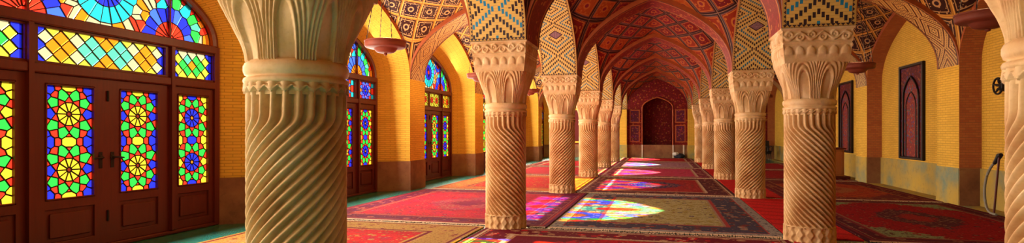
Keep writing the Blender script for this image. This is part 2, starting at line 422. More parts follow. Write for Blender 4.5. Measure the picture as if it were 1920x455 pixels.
# ------------------------------------------------------------------ side walls with arched recesses
def wall_bay(parent, u0, u1, c0, c1, h0, h1, a0, a1, mats, closed):
    """one recess: reveals and barrel between the front profile (u0) and the back profile (u1)"""
    m = M()
    prof = [(-1, 0)]+[(-1, SPR*k/4) for k in range(1, 4)]+[(t, None) for t in TS]+[(1, SPR*k/4) for k in range(3, 0, -1)]+[(1, 0)]
    L = [0.0]
    def pt(k, w):
        t, z = prof[k]; c, h, a = c0+(c1-c0)*w, h0+(h1-h0)*w, a0+(a1-a0)*w
        return (u0+(u1-u0)*w, c+t*h, z if z is not None else SPR+a*pro(t))
    for k in range(1, len(prof)):
        p, q = pt(k-1, 0), pt(k, 0); L.append(L[-1]+hypot(p[1]-q[1], p[2]-q[2]))
    m.grid(pt, list(range(len(prof))), [0, .33, .67, 1], lambda k, w: (w*.66, L[k]), 0)
    for q in m.sm: pass
    # upright face between the arch edge and the vault
    m.grid(lambda k, w: (u0, c0+TS[k]*h0, SPR+a0*pro(TS[k])+w), list(range(len(TS))), [0, .14], lambda k, w: (TS[k]*2, w), 1, False)
    if closed:
        pts = [pt(k, 1) for k in range(len(prof))]
        n = len(pts)
        for k in range(n//2):
            a, b, c, d = pts[k], pts[k+1], pts[n-2-k], pts[n-1-k]
            q = [a, b, c, d] if k+1 != n-2-k else [a, b, d]
            m.face(q, [(t[1], t[2]) for t in q], 2)
    return m.build('recess', mats, parent)
wl = tag(empty('wall_left'), 'yellow brick wall with deep window recesses', 'wall', None, 'structure')
wr = tag(empty('wall_right'), 'yellow brick wall with shallow arched recesses', 'wall', None, 'structure')
DO = -.16     # the doors sit a little off the bay's middle
for i in range(-1, 6):
    c = (V[i]+V[i+1])/2
    wall_bay(wl, WL, DOOR_U, c, c+DO, bay_h, 1.64, RISE, .98, [MT['brick'], MT['rim'], MT['brick']], False)
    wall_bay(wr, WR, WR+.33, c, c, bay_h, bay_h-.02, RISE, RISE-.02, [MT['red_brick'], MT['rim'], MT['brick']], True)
    d = M()
    for sg in (-1, 1):
        a, b = (WL+.0, c+sg*(bay_h-.012)), (DOOR_U+.05, c+DO+sg*(1.64-.012))
        q = [(a[0], a[1], 0), (b[0], b[1], 0), (b[0], b[1], .66), (a[0], a[1], .66)]; d.face(q, [(t[0], t[2]) for t in q])
        a2, b2 = (WL, c+sg*bay_h), (DOOR_U+.05, c+DO+sg*1.64)
        d.face([(a[0], a[1], .66), (b[0], b[1], .66), (b2[0], b2[1], .66), (a2[0], a2[1], .66)])
    d.build('dado', MT['dado_brown'], wl)
    d = M(); d.box((WR+.30, c-bay_h+.03, 0), (WR+.328, c+bay_h-.03, .67)); d.box((WR-.0, c-bay_h+.02, 0), (WR+.31, c+bay_h-.02, .012)); d.build('dado', MT['dado_olive'], wr)
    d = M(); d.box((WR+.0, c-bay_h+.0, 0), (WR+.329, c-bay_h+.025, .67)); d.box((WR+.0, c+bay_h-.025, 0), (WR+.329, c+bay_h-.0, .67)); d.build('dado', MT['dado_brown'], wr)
for i in range(-1, 7):
    v0, v1 = max(V[i]-HV, BACK-.3), min(V[i]+HV, END+.3)
    m = M(); m.box((WL-1.0, v0, 0), (WL, v1, SPR+.0)); m.box((WL-1.0, v0, SPR), (WL-.02, v1, 4.95)); m.build('pier', MT['brick'], wl)
    m = M(); m.box((WR, v0, 0), (WR+.6, v1, SPR)); m.box((WR+.02, v0, SPR), (WR+.6, v1, 4.95)); m.build('pier', MT['brick'], wr)
    if 0 <= i <= 5:
        m = M(); m.box((WL-.03, v0-.012, 0), (WL+.015, v1+.012, .66)); m.build('dado', MT['dado_brown'], wl)
        m = M(); m.box((WR-.015, v0-.012, 0), (WR+.03, v1+.012, .67)); m.build('dado', MT['dado_olive'], wr)
m = M(); m.box((WR+.6, BACK-.3, 0), (WR+.7, END+.5, 4.95)); m.build('outer_face', MT['brick'], wr)
m = M()
for i in range(-1, 6):      # brick filling above each door, outside the recess
    c = (V[i]+V[i+1])/2
    m.grid(lambda k, w: (DOOR_U-.02, c+DO+TS[k]*1.64, (SPR+.98*pro(TS[k]))*(1-w)+4.95*w), list(range(len(TS))), [0, 1], lambda k, w: (TS[k]*1.64, w*2), 0, False)
m.build('outer_face', MT['brick'], wl)

# ------------------------------------------------------------------ end wall with the deep niche, wall behind the camera
we = tag(empty('wall_end'), 'far end wall with a deep tiled niche', 'wall', None, 'structure')
def holed_wall(name, mat, parent, v, u0, u1, z1, holes, z0h=0):
    """upright wall at v with pointed openings (centre, half width, sill, spring, rise)"""
    m = M(); x = u0
    for (c, h, sill, sp, ri) in holes:
        for a, b, lo, hi in ((x, c-h, 0, z1), (c-h, c+h, 0, sill)):
            if hi > lo and b > a:
                q = [(a, v, lo), (b, v, lo), (b, v, hi), (a, v, hi)]; m.face(q, [(t[0], t[2]) for t in q])
        m.grid(lambda t, w: (c+t*h, v, (sp+ri*pro(t))*(1-w)+z1*w), TS, [0, 1], lambda t, w: (c+t*h, (sp+ri*pro(t))*(1-w)+z1*w), 0, False)
        x = c+h
    q = [(x, v, 0), (u1, v, 0), (u1, v, z1), (x, v, z1)]; m.face(q, [(t[0], t[2]) for t in q])
    return m.build(name, mat, parent)
NC, NH = -.13, .77
holed_wall('wall_face', MT['floral_wall'], we, END, -6.5, 6.0, 5.0, [(NC, NH, .67, 2.55, .58)])
m = M(); pr = [(-1, .67), (-1, 1.6), (-1, 2.55)]+[(t, None) for t in TS[1:-1]]+[(1, 2.55), (1, 1.6), (1, .67)]
f = lambda k, w: (NC+pr[k][0]*NH*(1-.12*w), END+w*1.0, pr[k][1] if pr[k][1] is not None else 2.55+.58*pro(pr[k][0]))
m.grid(f, list(range(len(pr))), [0, .5, 1], lambda k, w: (k*.25, w), 0, False)
B = [f(k, 1) for k in range(len(pr))]
m.face(B, [(p[0], p[2]) for p in B]); m.box((NC-NH, END, .6), (NC+NH, END+1.0, .67))
m.build('niche', MT['floral_wall'], we)
m = M(); m.tube([(NC+pr[k][0]*NH, END-.01, f(k, 0)[2]) for k in range(len(pr))], .035, 8); m.build('niche_moulding', MT['rim'], we)
m = M(); m.box((-6.5, END-.04, 0), (6.0, END-.005, .67)); m.build('dado', MT['dado_brown'], we)
for u in (NC-NH, NC+NH, 1.16):
    m = M(); m.cbox((u-.035, END-.075, 0), (u+.035, END-.03, .67), .008); m.build('dado_post', MT['fringe_stone'], we)
for u in (UL, UR):
    m = M(); m.box((u-HU, END-.36, .67), (u+HU, END, SPR)); m.build('half_pier', MT['brick'], we)
    m = M(); m.box((u-HU-.015, END-.375, 0), (u+HU+.015, END, .67)); m.build('dado', MT['dado_olive'], we)
for c, w in ((-1.28, .26), (1.0, .26)):
    for z0, z1 in ((.8, 1.7), (1.8, 2.5)):
        m = M(); m.cbox((c-w, END-.03, z0), (c+w, END, z1), .01, 0); m.cbox((c-w+.06, END-.045, z0+.06), (c+w-.06, END-.03, z1-.06), .008, 1)
        m.build('flower_panel', [MT['rim'], MT['floral_dark']], we)
for c in (la_c, ra_c):
    m = M(); m.cbox((c-.7, END-.05, .75), (c+.7, END, 2.6), .02, 0); m.cbox((c-.6, END-.07, .85), (c+.6, END-.05, 2.5), .01, 1); m.build('flower_panel', [MT['brick'], MT['floral_red']], we)
wb = tag(empty('wall_back'), 'wall behind the viewer with an added opening for fill daylight', 'wall', None, 'structure')
holed_wall('wall_face', MT['brick'], wb, BACK, -6.5, 6.0, 5.0, [(la_c, .9, 0, 2.1, .5)])  # unseen arched opening, added to let in sky light as frontal fill

# ------------------------------------------------------------------ stained glass: weighted cells between lead cames
def clip(poly, nx, ny, c, lab):
    """keep the part of poly with nx*x+ny*y <= c; poly = [(x, y, label of the edge that starts here)]"""
    out = []; n = len(poly)
    for i in range(n):
        p, q = poly[i], poly[(i+1) % n]
        dp, dq = nx*p[0]+ny*p[1]-c, nx*q[0]+ny*q[1]-c
        if dp <= 0: out.append(p)
        if (dp < 0 < dq) or (dq < 0 < dp):
            t = dp/(dp-dq); e = (p[0]+(q[0]-p[0])*t, p[1]+(q[1]-p[1])*t)
            out.append((e[0], e[1], lab if dp < 0 else p[2]))
    return out
def cells(sites, outline, g):
    res = []
    for i, (x, y, w, col) in enumerate(sites):
        P = [(a, b, -1) for a, b in outline]
        near = sorted((( (sx-x)**2+(sy-y)**2), j) for j, (sx, sy, _, _) in enumerate(sites) if j != i)
        rad = max(hypot(p[0]-x, p[1]-y) for p in P)
        for d2, j in near:
            d = sqrt(d2)
            if d*.5 > rad+.25 or not P: break
            sx, sy, sw, _ = sites[j]; nx, ny = (sx-x)/d, (sy-y)/d
            t = (d2+w-sw)/(2*d)
            P = clip(P, nx, ny, nx*x+ny*y+t, j)
            if P: rad = max(hypot(p[0]-x, p[1]-y) for p in P)
        if len(P) < 3: continue
        I = [(p[0], p[1], 0) for p in P]; n = len(P); Q = I
        area = sum(P[k][0]*P[(k+1) % n][1]-P[(k+1) % n][0]*P[k][1] for k in range(n)); sg = 1 if area > 0 else -1
        for k in range(n):
            a, b = P[k], P[(k+1) % n]; L = hypot(b[0]-a[0], b[1]-a[1])
            if L < 1e-6: continue
            nx, ny = sg*(b[1]-a[1])/L, -sg*(b[0]-a[0])/L
            Q = clip(Q, nx, ny, nx*a[0]+ny*a[1]-g, 0)
        res.append((i, P, Q, col))
    return res
def glass_panel(sites, outline, frosted, g=.005):
    """returns (glass mesh, lead mesh) in the plane u=0, x -> v, y -> z"""
    G, Ld = M(), M()
    for i, P, Q, col in cells(sites, outline, g):
        if len(Q) >= 3: G.face([(0, p[0], p[1]) for p in Q], None, GNAMES.index(col))
        n = len(P)
        for k in range(n):
            a, b = P[k], P[(k+1) % n]
            if a[2] > i or a[2] == -1:
                L = hypot(b[0]-a[0], b[1]-a[1])
                if L < .004: continue
                nx, ny = (b[1]-a[1])/L*g*1.15, -(b[0]-a[0])/L*g*1.15
                q = [(a[0]+nx, a[1]+ny), (b[0]+nx, b[1]+ny), (b[0]-nx, b[1]-ny), (a[0]-nx, a[1]-ny)]
                for uu in (.007, -.007): Ld.face([(uu, p[0], p[1]) for p in q])
                for e in range(4):
                    c, d = q[e], q[(e+1) % 4]; Ld.face([(.007, *c), (.007, *d), (-.007, *d), (-.007, *c)])
    return (G.build('stained_glass', GL[frosted], None, link=False).data, Ld.build('lead_came', MT['lead'], None, link=False).data)
def rect(w, h): return [(-w/2, -h/2), (w/2, -h/2), (w/2, h/2), (-w/2, h/2)]
def rosette(sites, x, y, r, n, petals, core, ring=None, reds='red', ph=0.0, ringn=None):
    sites.append((x, y, -(r*.10)**2*8, core))
    for k in range(n):
        a = ph+2*pi*(k+.5)/n; sites.append((x+r*.55*cos(a), y+r*.55*sin(a), 0, petals))
        a = ph+2*pi*(k+.5)/n; sites.append((x+r*1.18*cos(a), y+r*1.18*sin(a), -(r*.12)**2*9, reds))
        a = ph+2*pi*k/n
        if ring: sites.append((x+r*1.62*cos(a), y+r*1.62*sin(a), 0, ring(a) if callable(ring) else ring))
    if ring:
        for k in range(n):
            a = ph+2*pi*(k+.5)/n; sites.append((x+r*1.98*cos(a), y+r*1.98*sin(a), -(r*.1)**2*9, reds))
def door_sites(kind, w, h):
    S = []; r = .125
    for zc in (-.295, .295):
        if kind == 0:
            rosette(S, 0, zc, r, 10, 'yellow', 'dark', lambda a: 'blue' if abs(sin(a)) < .2 else 'green', 'red')
        else:
            rosette(S, 0, zc, r, 10, 'blue', 'orange', lambda a: 'yellow' if abs(sin(a)) < .2 else 'green', 'red')
    a, b = ('blue', 'yellow') if kind == 0 else ('yellow', 'blue')
    for sx in (-1, 1):
        for z in (-.56, 0.0, .56):
            S.append((sx*.215, z, .002, a))
            if z: S.append((sx*.245, z*.86, 0, a))
            else: S += [(sx*.245, .06, 0, a), (sx*.245, -.06, 0, a)]
            S.append((sx*.13, z*1.02, -.002, 'red'))
    for z in (-.585, 0.0, .585): S.append((0, z, .0015, b))
    return S
G_leaf = [glass_panel(door_sites(k, .52, 1.2), rect(.52, 1.2), 1) for k in (0, 1)]
def cluster_sites():
    S = []; C = ('orange', 'aqua', 'aqua', 'aqua', 'white', 'orange', 'orange', 'orange', 'white'); hx = .0835
    for k in range(-8, 9):
        c = C[abs(k)]; x = k*hx
        if k % 2: S += [(x, 0, 0, c)]+[(x, sy*.175, 0, 'orange' if abs(k) == 1 else 'lemon') for sy in (-1, 1)]
        else: S += [(x, .0875, 0, c), (x, -.0875, 0, c)]
    for sx in (-1, 1): S += [(sx*.735, 0, 0, 'blue'), (sx*.735, .155, 0, 'blue'), (sx*.735, -.155, 0, 'blue')]
    return S
G_tr = glass_panel(cluster_sites(), rect(1.51, .35), 0, .005)
def small_sites():
    S = [(0, 0, 0, 'orange')]
    for sx in (-1, 1):
        S += [(sx*.075, .075, 0, 'aqua' if sx < 0 else 'green'), (sx*.075, -.075, 0, 'green'), (sx*.15, 0, 0, 'green'), (sx*.15, .14, 0, 'white'), (sx*.15, -.14, 0, 'lemon'),
              (sx*.225, .07, 0, 'lemon'), (sx*.225, -.07, 0, 'lemon'), (sx*.30, 0, 0, 'blue'), (sx*.30, .145, 0, 'blue'), (sx*.30, -.145, 0, 'blue')]
    for sy in (-1, 1): S.append((0, sy*.145, 0, 'lemon' if sy < 0 else 'white'))
    return S
G_trs = glass_panel(small_sites(), rect(.67, .35), 0, .005)
def star_sites(w, h):
    S = []; rosette(S, 0, 0, .105, 8, 'blue', 'lemon', 'sky', 'purple', pi/8)
    for sx in (-1, 1):
        for sy in (-1, 0, 1): S.append((sx*w*.40, sy*h*.40, 0, 'cyan' if sy else 'red')); S.append((sx*w*.27, sy*h*.42, 0, 'red' if sy else 'orange'))
    return S
G_star = glass_panel(star_sites(.70, .35), rect(.70, .35), 0, .004)
def cross_sites(w, h):
    S = []
    for cx in (-.17, .17):
        rosette(S, cx, 0, .085, 6, 'red', 'green', 'lemon', 'yellow')
    for sx in (-1, 1):
        for sy in (-1, 1): S.append((sx*w*.45, sy*h*.42, 0, 'lemon'))
    return S
G_cross = glass_panel(cross_sites(.70, .35), rect(.70, .35), 0, .004)
LH, LA = 1.52, .86
def lunette(colors):
    S = []; c1, c2, c3, c4 = colors
    def rings(x, y, r1, r2, n, a, b, out, core):
        S.append((x, y, 0, core))
        for k in range(n):
            t = 2*pi*(k+.5)/n; rm = (r1+r2)/2
            for rad, col in ((r1*.55, a), (r1+(r1-r1*.55), b) if 0 else (rm, b if k % 3 else ('sky' if b == 'blue' else b)), (r2+(r2-rm), out[k % len(out)])):
                S.append((x+rad*cos(t), y+rad*sin(t), 0 if rad != r1*.55 else rm*rm*0+(r1*.55)**2*0, col))
    rings(0, .43, .20, .39, 18, c1, c2, ('white', 'white', 'orange'), 'red')
    for sx in (-1, 1):
        rings(sx*.86, -.01, .22, .42, 18, c3, c4, ('white', 'white', 'red'), 'red')
        rings(sx*.66, .70, .10, .22, 12, c3, c4, ('cyan', 'purple', 'white'), 'yellow')
        for k in range(5): S.append((sx*(1.27+.03*sin(k)-.035*k*k*.5), .12+.095*k, .004, ('green', 'aqua', 'green', 'cyan', 'green')[k]))
        for k in range(4): S.append((sx*(1.41-.04*k), .08+.09*k, 0, 'red' if k % 2 else 'orange'))
        S += [(sx*.43, .12, 0, 'red'), (sx*.47, .22, 0, 'orange'), (sx*.40, .78, 0, 'red'), (sx*1.05, .50, 0, 'red'), (sx*1.12, .56, 0, 'white')]
    S.append((0, .92, 0, 'red'))
    out = [(t*LH, LA*pro(t)*1.0) for t in TS]; out = out[::-1]
    return glass_panel(S, out, 0, .0045)
G_lun = [lunette(('blue', 'cyan', 'red', 'blue')), lunette(('red', 'aqua', 'orange', 'sky'))]

def door(idx, cv):
    d = tag(empty('door_%d' % idx, (DOOR_U, cv, 0)), 'carved wooden door set with stained glass in the left wall', 'door', None, 'structure')
    fr = M()
    def bar(v0, v1, z0, z1, a=-.06, b=.06): fr.cbox((a, v0, z0), (b, v1, z1), .012)
    bar(-1.64, -1.55, 0, SPR); bar(1.55, 1.64, 0, SPR)
    for v in (-.86, .82): bar(v, v+.05, .05, 2.44, -.05, .08)
    bar(-1.55, 1.55, 1.90, 2.0, -.05, .07); bar(-1.55, 1.55, 2.39, 2.50, -.05, .09); bar(-1.55, 1.55, 0, .05)
    prof = [(-.06, 0), (.06, 0), (.075, .04), (.04, .10), (-.06, .10), (-.06, 0)]
    def rimp(k, j):
        t = TS[k]; a, h = prof[j]; s0 = 1-h/.10*0
        k2 = 1.64-(.10-h)*1.2 if 0 else LH+h*1.2
        return (a, t*k2, SPR+(LA+h*1.2)*pro(t))
    fr.grid(rimp, list(range(len(TS))), list(range(6)), None, 0, False)
    fr.build('door_frame', MT['wood'], d)
    def glaze(par, G, v, z, u=0.0):
        for me, nm in zip(G, ('stained_glass', 'lead_came')):
            o = put(me, nm, par, (u, v, z))
    for k, (v0, v1, kind) in enumerate(((-1.55, -.86, 1), (-.81, -.02, 0), (-.02, .82, 0), (.87, 1.55, 1))):
        lf = M(); c = (v0+v1)/2; gw, g0, g1 = .26, .60, 1.80
        for a, b, z0, z1 in ((v0, c-gw, .05, 1.90), (c+gw, v1, .05, 1.90), (c-gw, c+gw, g1, 1.90), (c-gw, c+gw, .50, g0), (c-gw, c+gw, .05, .16)):
            lf.cbox((-.03, a, z0), (.03, b, z1), .006)
        lf.cbox((-.02, c-gw, .16), (.008, c+gw, .50), .004); lf.cbox((.005, c-gw+.05, .20), (.028, c+gw-.05, .46), .012)
        for a, b, z0, z1 in ((c-gw, c-gw+.015, g0, g1), (c+gw-.015, c+gw, g0, g1), (c-gw, c+gw, g0, g0+.015), (c-gw, c+gw, g1-.015, g1)):
            lf.cbox((-.035, a, z0), (.04, b, z1), .005)
        l = lf.build('leaf', MT['wood'], d); glaze(l, G_leaf[kind], c, 1.2)
        if k in (1, 2):
            hd = M(); hv = (v1-.07) if k == 1 else (v0+.07)
            hd.lathe([(.0, 0), (.028, 0), (.028, .008), (.0, .008)], 16); hd.v = [(.03+z, hv+x, 1.02+y) for x, y, z in hd.v]
            hd.tube([(.03, hv, 1.02), (.075, hv, 1.02), (.08, hv+(.05 if k == 2 else -.05), 1.02), (.075, hv+(.11 if k == 2 else -.11), 1.01)], .010, 8)
            hd.cbox((.03, hv-.02, .90), (.036, hv+.02, 1.08), .002)
            hd.build('handle', MT['iron'], l)
        hg = M()
        for z in (.3, 1.65): hg.tube([(.04, v0+.012, z), (.04, v0+.012, z+.12)], .012, 8)
        hg.build('hinge', MT['iron'], l)
    sets = {2: (G_star, G_star, G_star), 3: (G_cross, G_cross, G_cross)}.get(idx, (G_trs, G_tr, G_trs))
    for v0, v1, G, n in ((-1.55, -.86, sets[0], 1), (-.81, .82, sets[1], 2), (.87, 1.55, sets[2], 1)):
        c = (v0+v1)/2; t = M()
        w = (v1-v0)/2; gw = .755 if n == 2 else .335
        for a, b, z0, z1 in ((c-w, c-gw, 2.0, 2.39), (c+gw, c+w, 2.0, 2.39), (c-gw, c+gw, 2.0, 2.025), (c-gw, c+gw, 2.365, 2.39)):
            t.cbox((-.03, a, z0), (.04, b, z1), .004)
        if n == 2 and G is not G_tr: t.cbox((-.03, c-.04, 2.0), (.04, c+.04, 2.39), .004)
        p = t.build('transom', MT['wood'], d)
        if n == 2 and G is not G_tr:
            glaze(p, G, c-.39, 2.195); glaze(p, G, c+.39, 2.195)
        else: glaze(p, G, c, 2.195)
    t = M()
    for v in (-.86, .82):
        top = SPR+LA*pro((v+.02)/LH)
        t.cbox((-.03, v+.012, SPR-.02), (.03, v+.036, top), .004)
    p = t.build('lunette_bar', MT['wood'], d); glaze(p, G_lun[idx % 2 == 0], 0, SPR)
    return d
for k, i in enumerate(range(-1, 6)):
    door(k if k else 7, (V[i]+V[i+1])/2+DO)      # doors are counted from the one at the photo's left edge

# ------------------------------------------------------------------ columns
def column_meshes(hand):
    N, R = 24, .268; NA = N*10; ph = [2*pi*k/NA for k in range(NA)]
    k = 1.05/R*hand
    def tw(z): 
        z1 = 1.34
        return k*(z if z < z1 else z1+(1-math.exp(-(z-z1)/.03))*.03)
    def rs(a, z):
        c = abs(cos(N*a/2)); e = .046*(1-c**1.25)      # the mesh itself turns with the flutes
        r = R+.010-e; a = a+tw(z)
        return (r*cos(a), r*sin(a), z)
    out = {}
    m = M(); m.grid(rs, ph, lin(.17, 1.32, 68)+lin(1.325, 1.40, 10)+[1.56], None, 0, True, True); out['shaft'] = m
    m = M(); nb = 16; NB = nb*12; pb = [2*pi*q/NB for q in range(NB)]
    def rb(a, z):
        x = (a*nb/(2*pi)) % 1; x = abs(x-.5)*2              # 0 at a bead's middle
        w = .55+.25*cos(2*pi*z/.105); e = max(-1, min(1, (w-x)*6))
        e2 = .4 if x < w*.45 else 0
        r = .272+.014*e-.008*e2 if z > .008 else .29
        return (r*cos(a), r*sin(a), z)
    m.grid(rb, pb, [0]+lin(.009, .185, 30), None, 0, True, True)
    m.lathe([(.25, .185), (.284, .185), (.250, .20)], 64); out['base'] = m
    m = M(); nz = 24; NZ = nz*10; pz = [2*pi*q/NZ for q in range(NZ)]
    def rz(a, z):
        x = abs(((a*nz/(2*pi)) % 1)-.5)*2
        tip = 1.515+.032*x                               # zigzag lower edge
        if z < tip: r = .262
        elif z < tip+.014: r = .288
        else:
            u = (z-1.54)/.045; r = .272+.020*max(0, 1-(x/.7)**2)**.5*(1-.3*u)
        return (r*cos(a), r*sin(a), z)
    m.grid(rz, pz, lin(1.505, 1.585, 22), None, 0, True, True); out['zigzag_collar'] = m
    m = M(); m.lathe([(.262, 1.57), (.288, 1.575), (.292, 1.59), (.286, 1.603), (.272, 1.606), (.272, 1.615), (.284, 1.622), (.291, 1.645), (.290, 1.668), (.282, 1.685), (.270, 1.692), (.262, 1.70)], 96)
    out['neck_ring'] = m
    # bell of the capital: round below, square above, eight arched panels with palm leaves between them
    m = M(); NC_ = 8*48; pc = [2*pi*q/NC_ for q in range(NC_)]; z0, z1 = 1.685, 2.12
    def sq(a, n): return 1/((abs(cos(a))**n+abs(sin(a))**n)**(1/n))
    def rc(a, t):
        e = t**1.7; half = .262+(.338-.262)*e
        n = 2+9*t**2.2; r = half*sq(a, n)
        x = abs((((a-pi/8)*8/(2*pi)) % 1)-.5)*2; x = 1-x     # 0 in a panel's middle ... 1 at a leaf's spine
        x = abs((((a)*8/(2*pi)) % 1)-.5)*2
        mm = sqrt((t/.78)**2.6+(x/.50)**1.9)
        if mm < .95: d = -.012
        else: d = .022*abs(cos((mm-1.08)*pi/.30))**.8-.004
        if x > .93: d = max(d, .018*(1-(1-x)/.07))
        if t > .93: d *= (1-t)/.07
        if t < .03: d *= t/.03
        return ((r+d)*cos(a), (r+d)*sin(a), z0+(z1-z0)*t)
    m.grid(rc, pc, lin(0, 1, 70), None, 0, True, True); out['capital_bell'] = m
    m = M()
    def prof(z):
        return (.336, .340)[0]+(.362-.336)*((z-2.10)/.22) if z < 2.32 else (.356 if z < 2.335 else .366 if z < 2.475 else .384)
    def carve(s, z):
        if 2.195 < z < 2.305:
            x = abs(((s/.122) % 1)-.5)*2; t = (z-2.20)/.10
            q = (x/.8)**2+((t-.15)/.75)**2 if t > .15 else (x/.8)**2
            return .014*sqrt(max(0, 1-q)) if q < 1 else -.006
        if 2.345 < z < 2.465:
            zz = z-2.405; per = .235; d = -.006
            vine = abs(zz-.036*sin(2*pi*s/per)); d = max(d, .018*(1-(vine/.018)**2)) if vine < .018 else d
            for ph_, sg in ((.25, -1), (.75, 1)):
                ds = ((s/per-ph_+.5) % 1-.5)*per; rr = hypot(ds, zz-sg*.012)
                if rr < .05: d = max(d, .017*abs(cos(rr/.05*pi*1.5))-.003)
            return d
        return 0
    zs = [2.10, 2.112]+[2.15, 2.19]+lin(2.196, 2.309, 16)+[2.32, 2.322, 2.333, 2.336, 2.345]+lin(2.347, 2.464, 18)+[2.473, 2.476, 2.50]
    for q in range(4):
        ca, sa = cos(q*pi/2), sin(q*pi/2)
        def fs(s, z):
            h = prof(z); d = carve(s*.366, z)*(1 if abs(s) < .97 else 0)
            x, y = h+d, s*h
            return (x*ca-y*sa, x*sa+y*ca, z)
        m.grid(fs, lin(-1, 1, 85), zs, None, 0, True)
    for z, h in ((2.10, .336), (2.50, .384)):
        m.face([(-h, -h, z), (h, -h, z), (h, h, z), (-h, h, z)])
    out['abacus'] = m
    return out
pro_col = {}
for hand in (-1, 1):
    # hand is the slant seen from outside: +1 rises to the right
    ms = column_meshes(hand); root = empty('stone_column', (0, 0, 0))
    if hand == -1:
        shared = {}
        for nm, mm in ms.items(): shared[nm] = mm.build(nm, MT['stone'], root)
    else:
        ms['shaft'].build('shaft', MT['stone'], root)
        for nm, o in shared.items():
            if nm != 'shaft': put(o.data, nm, root, (0, 0, 0))
    pro_col[hand] = root
LAB = {('L', 0): 'huge near stone column with twisted fluting, cropped by the photo, right of the big glass door',
       ('L', 1): 'orange-lit twisted stone column at the left edge of the nave, second nearest on that side',
       ('L', 2): 'pinkish twisted stone column, third from the viewer in the left row',
       ('L', 3): 'yellow-lit twisted stone column, fourth from the viewer in the left row',
       ('L', 4): 'slim-looking twisted stone column, fifth from the viewer in the left row',
       ('L', 5): 'farthest twisted stone column of the left row, beside the end wall pier',
       ('R', 0): 'pale stone column cut off by the right edge of the photo',
       ('R', 1): 'large pink stone column with slanting flutes and carved scroll capital, right of the olive rug',
       ('R', 2): 'twisted stone column standing beyond the plain red runner, third in the right row',
       ('R', 3): 'olive-lit twisted stone column, fourth from the viewer in the right row',
       ('R', 4): 'narrow-looking twisted stone column, fifth from the viewer in the right row',
       ('R', 5): 'farthest twisted stone column of the right row, near the end niche'}
used = set()
for side, u in (('L', UL), ('R', UR)):
    for i in range(6):
        hand = 1 if i % 2 == 0 else -1
        o = pro_col[hand] if hand not in used else dup(pro_col[hand]); used.add(hand)
        o.location = (u, V[i], 0)
        tag(o, LAB[side, i], 'column', 'twisted stone columns of the prayer hall')

# ------------------------------------------------------------------ tile panels in the right wall
def pointed(m, c0, h, z0, sp, ri, u, w, mi):
    pts = [(-h, z0), (-h, sp)]+[(t*h, sp+ri*pro(t)) for t in TS[1:-1]]+[(h, sp), (h, z0)]
    m.tube([(u, c0+a, z) for a, z in pts], w, 6, mi)
proto = None
names = {1: 'arched flower tile panel in dark frame, hidden partly by the cut-off column at right', 2: 'tall red and blue flower tile panel in the large right wall recess', 3: 'dark framed tile panel in the right wall behind the orange wooden lectern',
         4: 'tile panel in the right wall recess beyond the lectern', 5: 'farthest tile panel in the right wall recess'}
for i in range(2, 6):
    c = (V[i-1]+V[i])/2; root = empty('tile_panel', (WR+.33, c+.05, .70))
    if proto is None:
        f = M()
        for a, b in (((-.62, 0), (-.55, 2.13)), ((.55, 0), (.62, 2.13)), ((-.55, 2.06), (.55, 2.13)), ((-.55, 0), (.55, .06))):
            f.cbox((-.06, a[0], a[1]), (0, b[0], b[1]), .015)
        f1 = f.build('frame', MT['iron'], root)
        f = M(); q = [(-.02, -.55, .06), (-.02, .55, .06), (-.02, .55, 2.06), (-.02, -.55, 2.06)]; f.box((-.03, -.55, .06), (0, .55, 2.06)); f2 = f.build('tile_field', m_floral('maroon_flower_tiles', (.10, .01, .012), (.26, .03, .03), (.30, .09, .02), (.08, .04, .16), (.16, .02, .02), 13), root)
        f = M(); pointed(f, 0, .40, .06, 1.35, .50, -.045, .022, 0); pointed(f, 0, .26, .06, 1.15, .36, -.04, .014, 0); f3 = f.build('arch_moulding', MT['iron'], root)
        f = M(); pts = [(-.36, .08), (.36, .08), (.36, 1.33)]+[(t*.36, 1.35+.42*pro(t)) for t in TS[::-1][1:-1]]+[(-.36, 1.33)]
        f.face([(-.034, a, z) for a, z in pts], [(a, z) for a, z in pts]); f4 = f.build('arch_field', None or m_floral('blue_red_flower_tiles', (.20, .02, .02), (.06, .06, .26), (.42, .10, .03), (.04, .14, .14), (.30, .06, .03), 15), root)
        proto = (f1, f2, f3, f4)
    else:
        for f in proto: put(f.data, f.name.split('.')[0], root, (0, 0, 0))
    tag(root, names[i], 'tile panel', 'flower tile panels in the right wall')

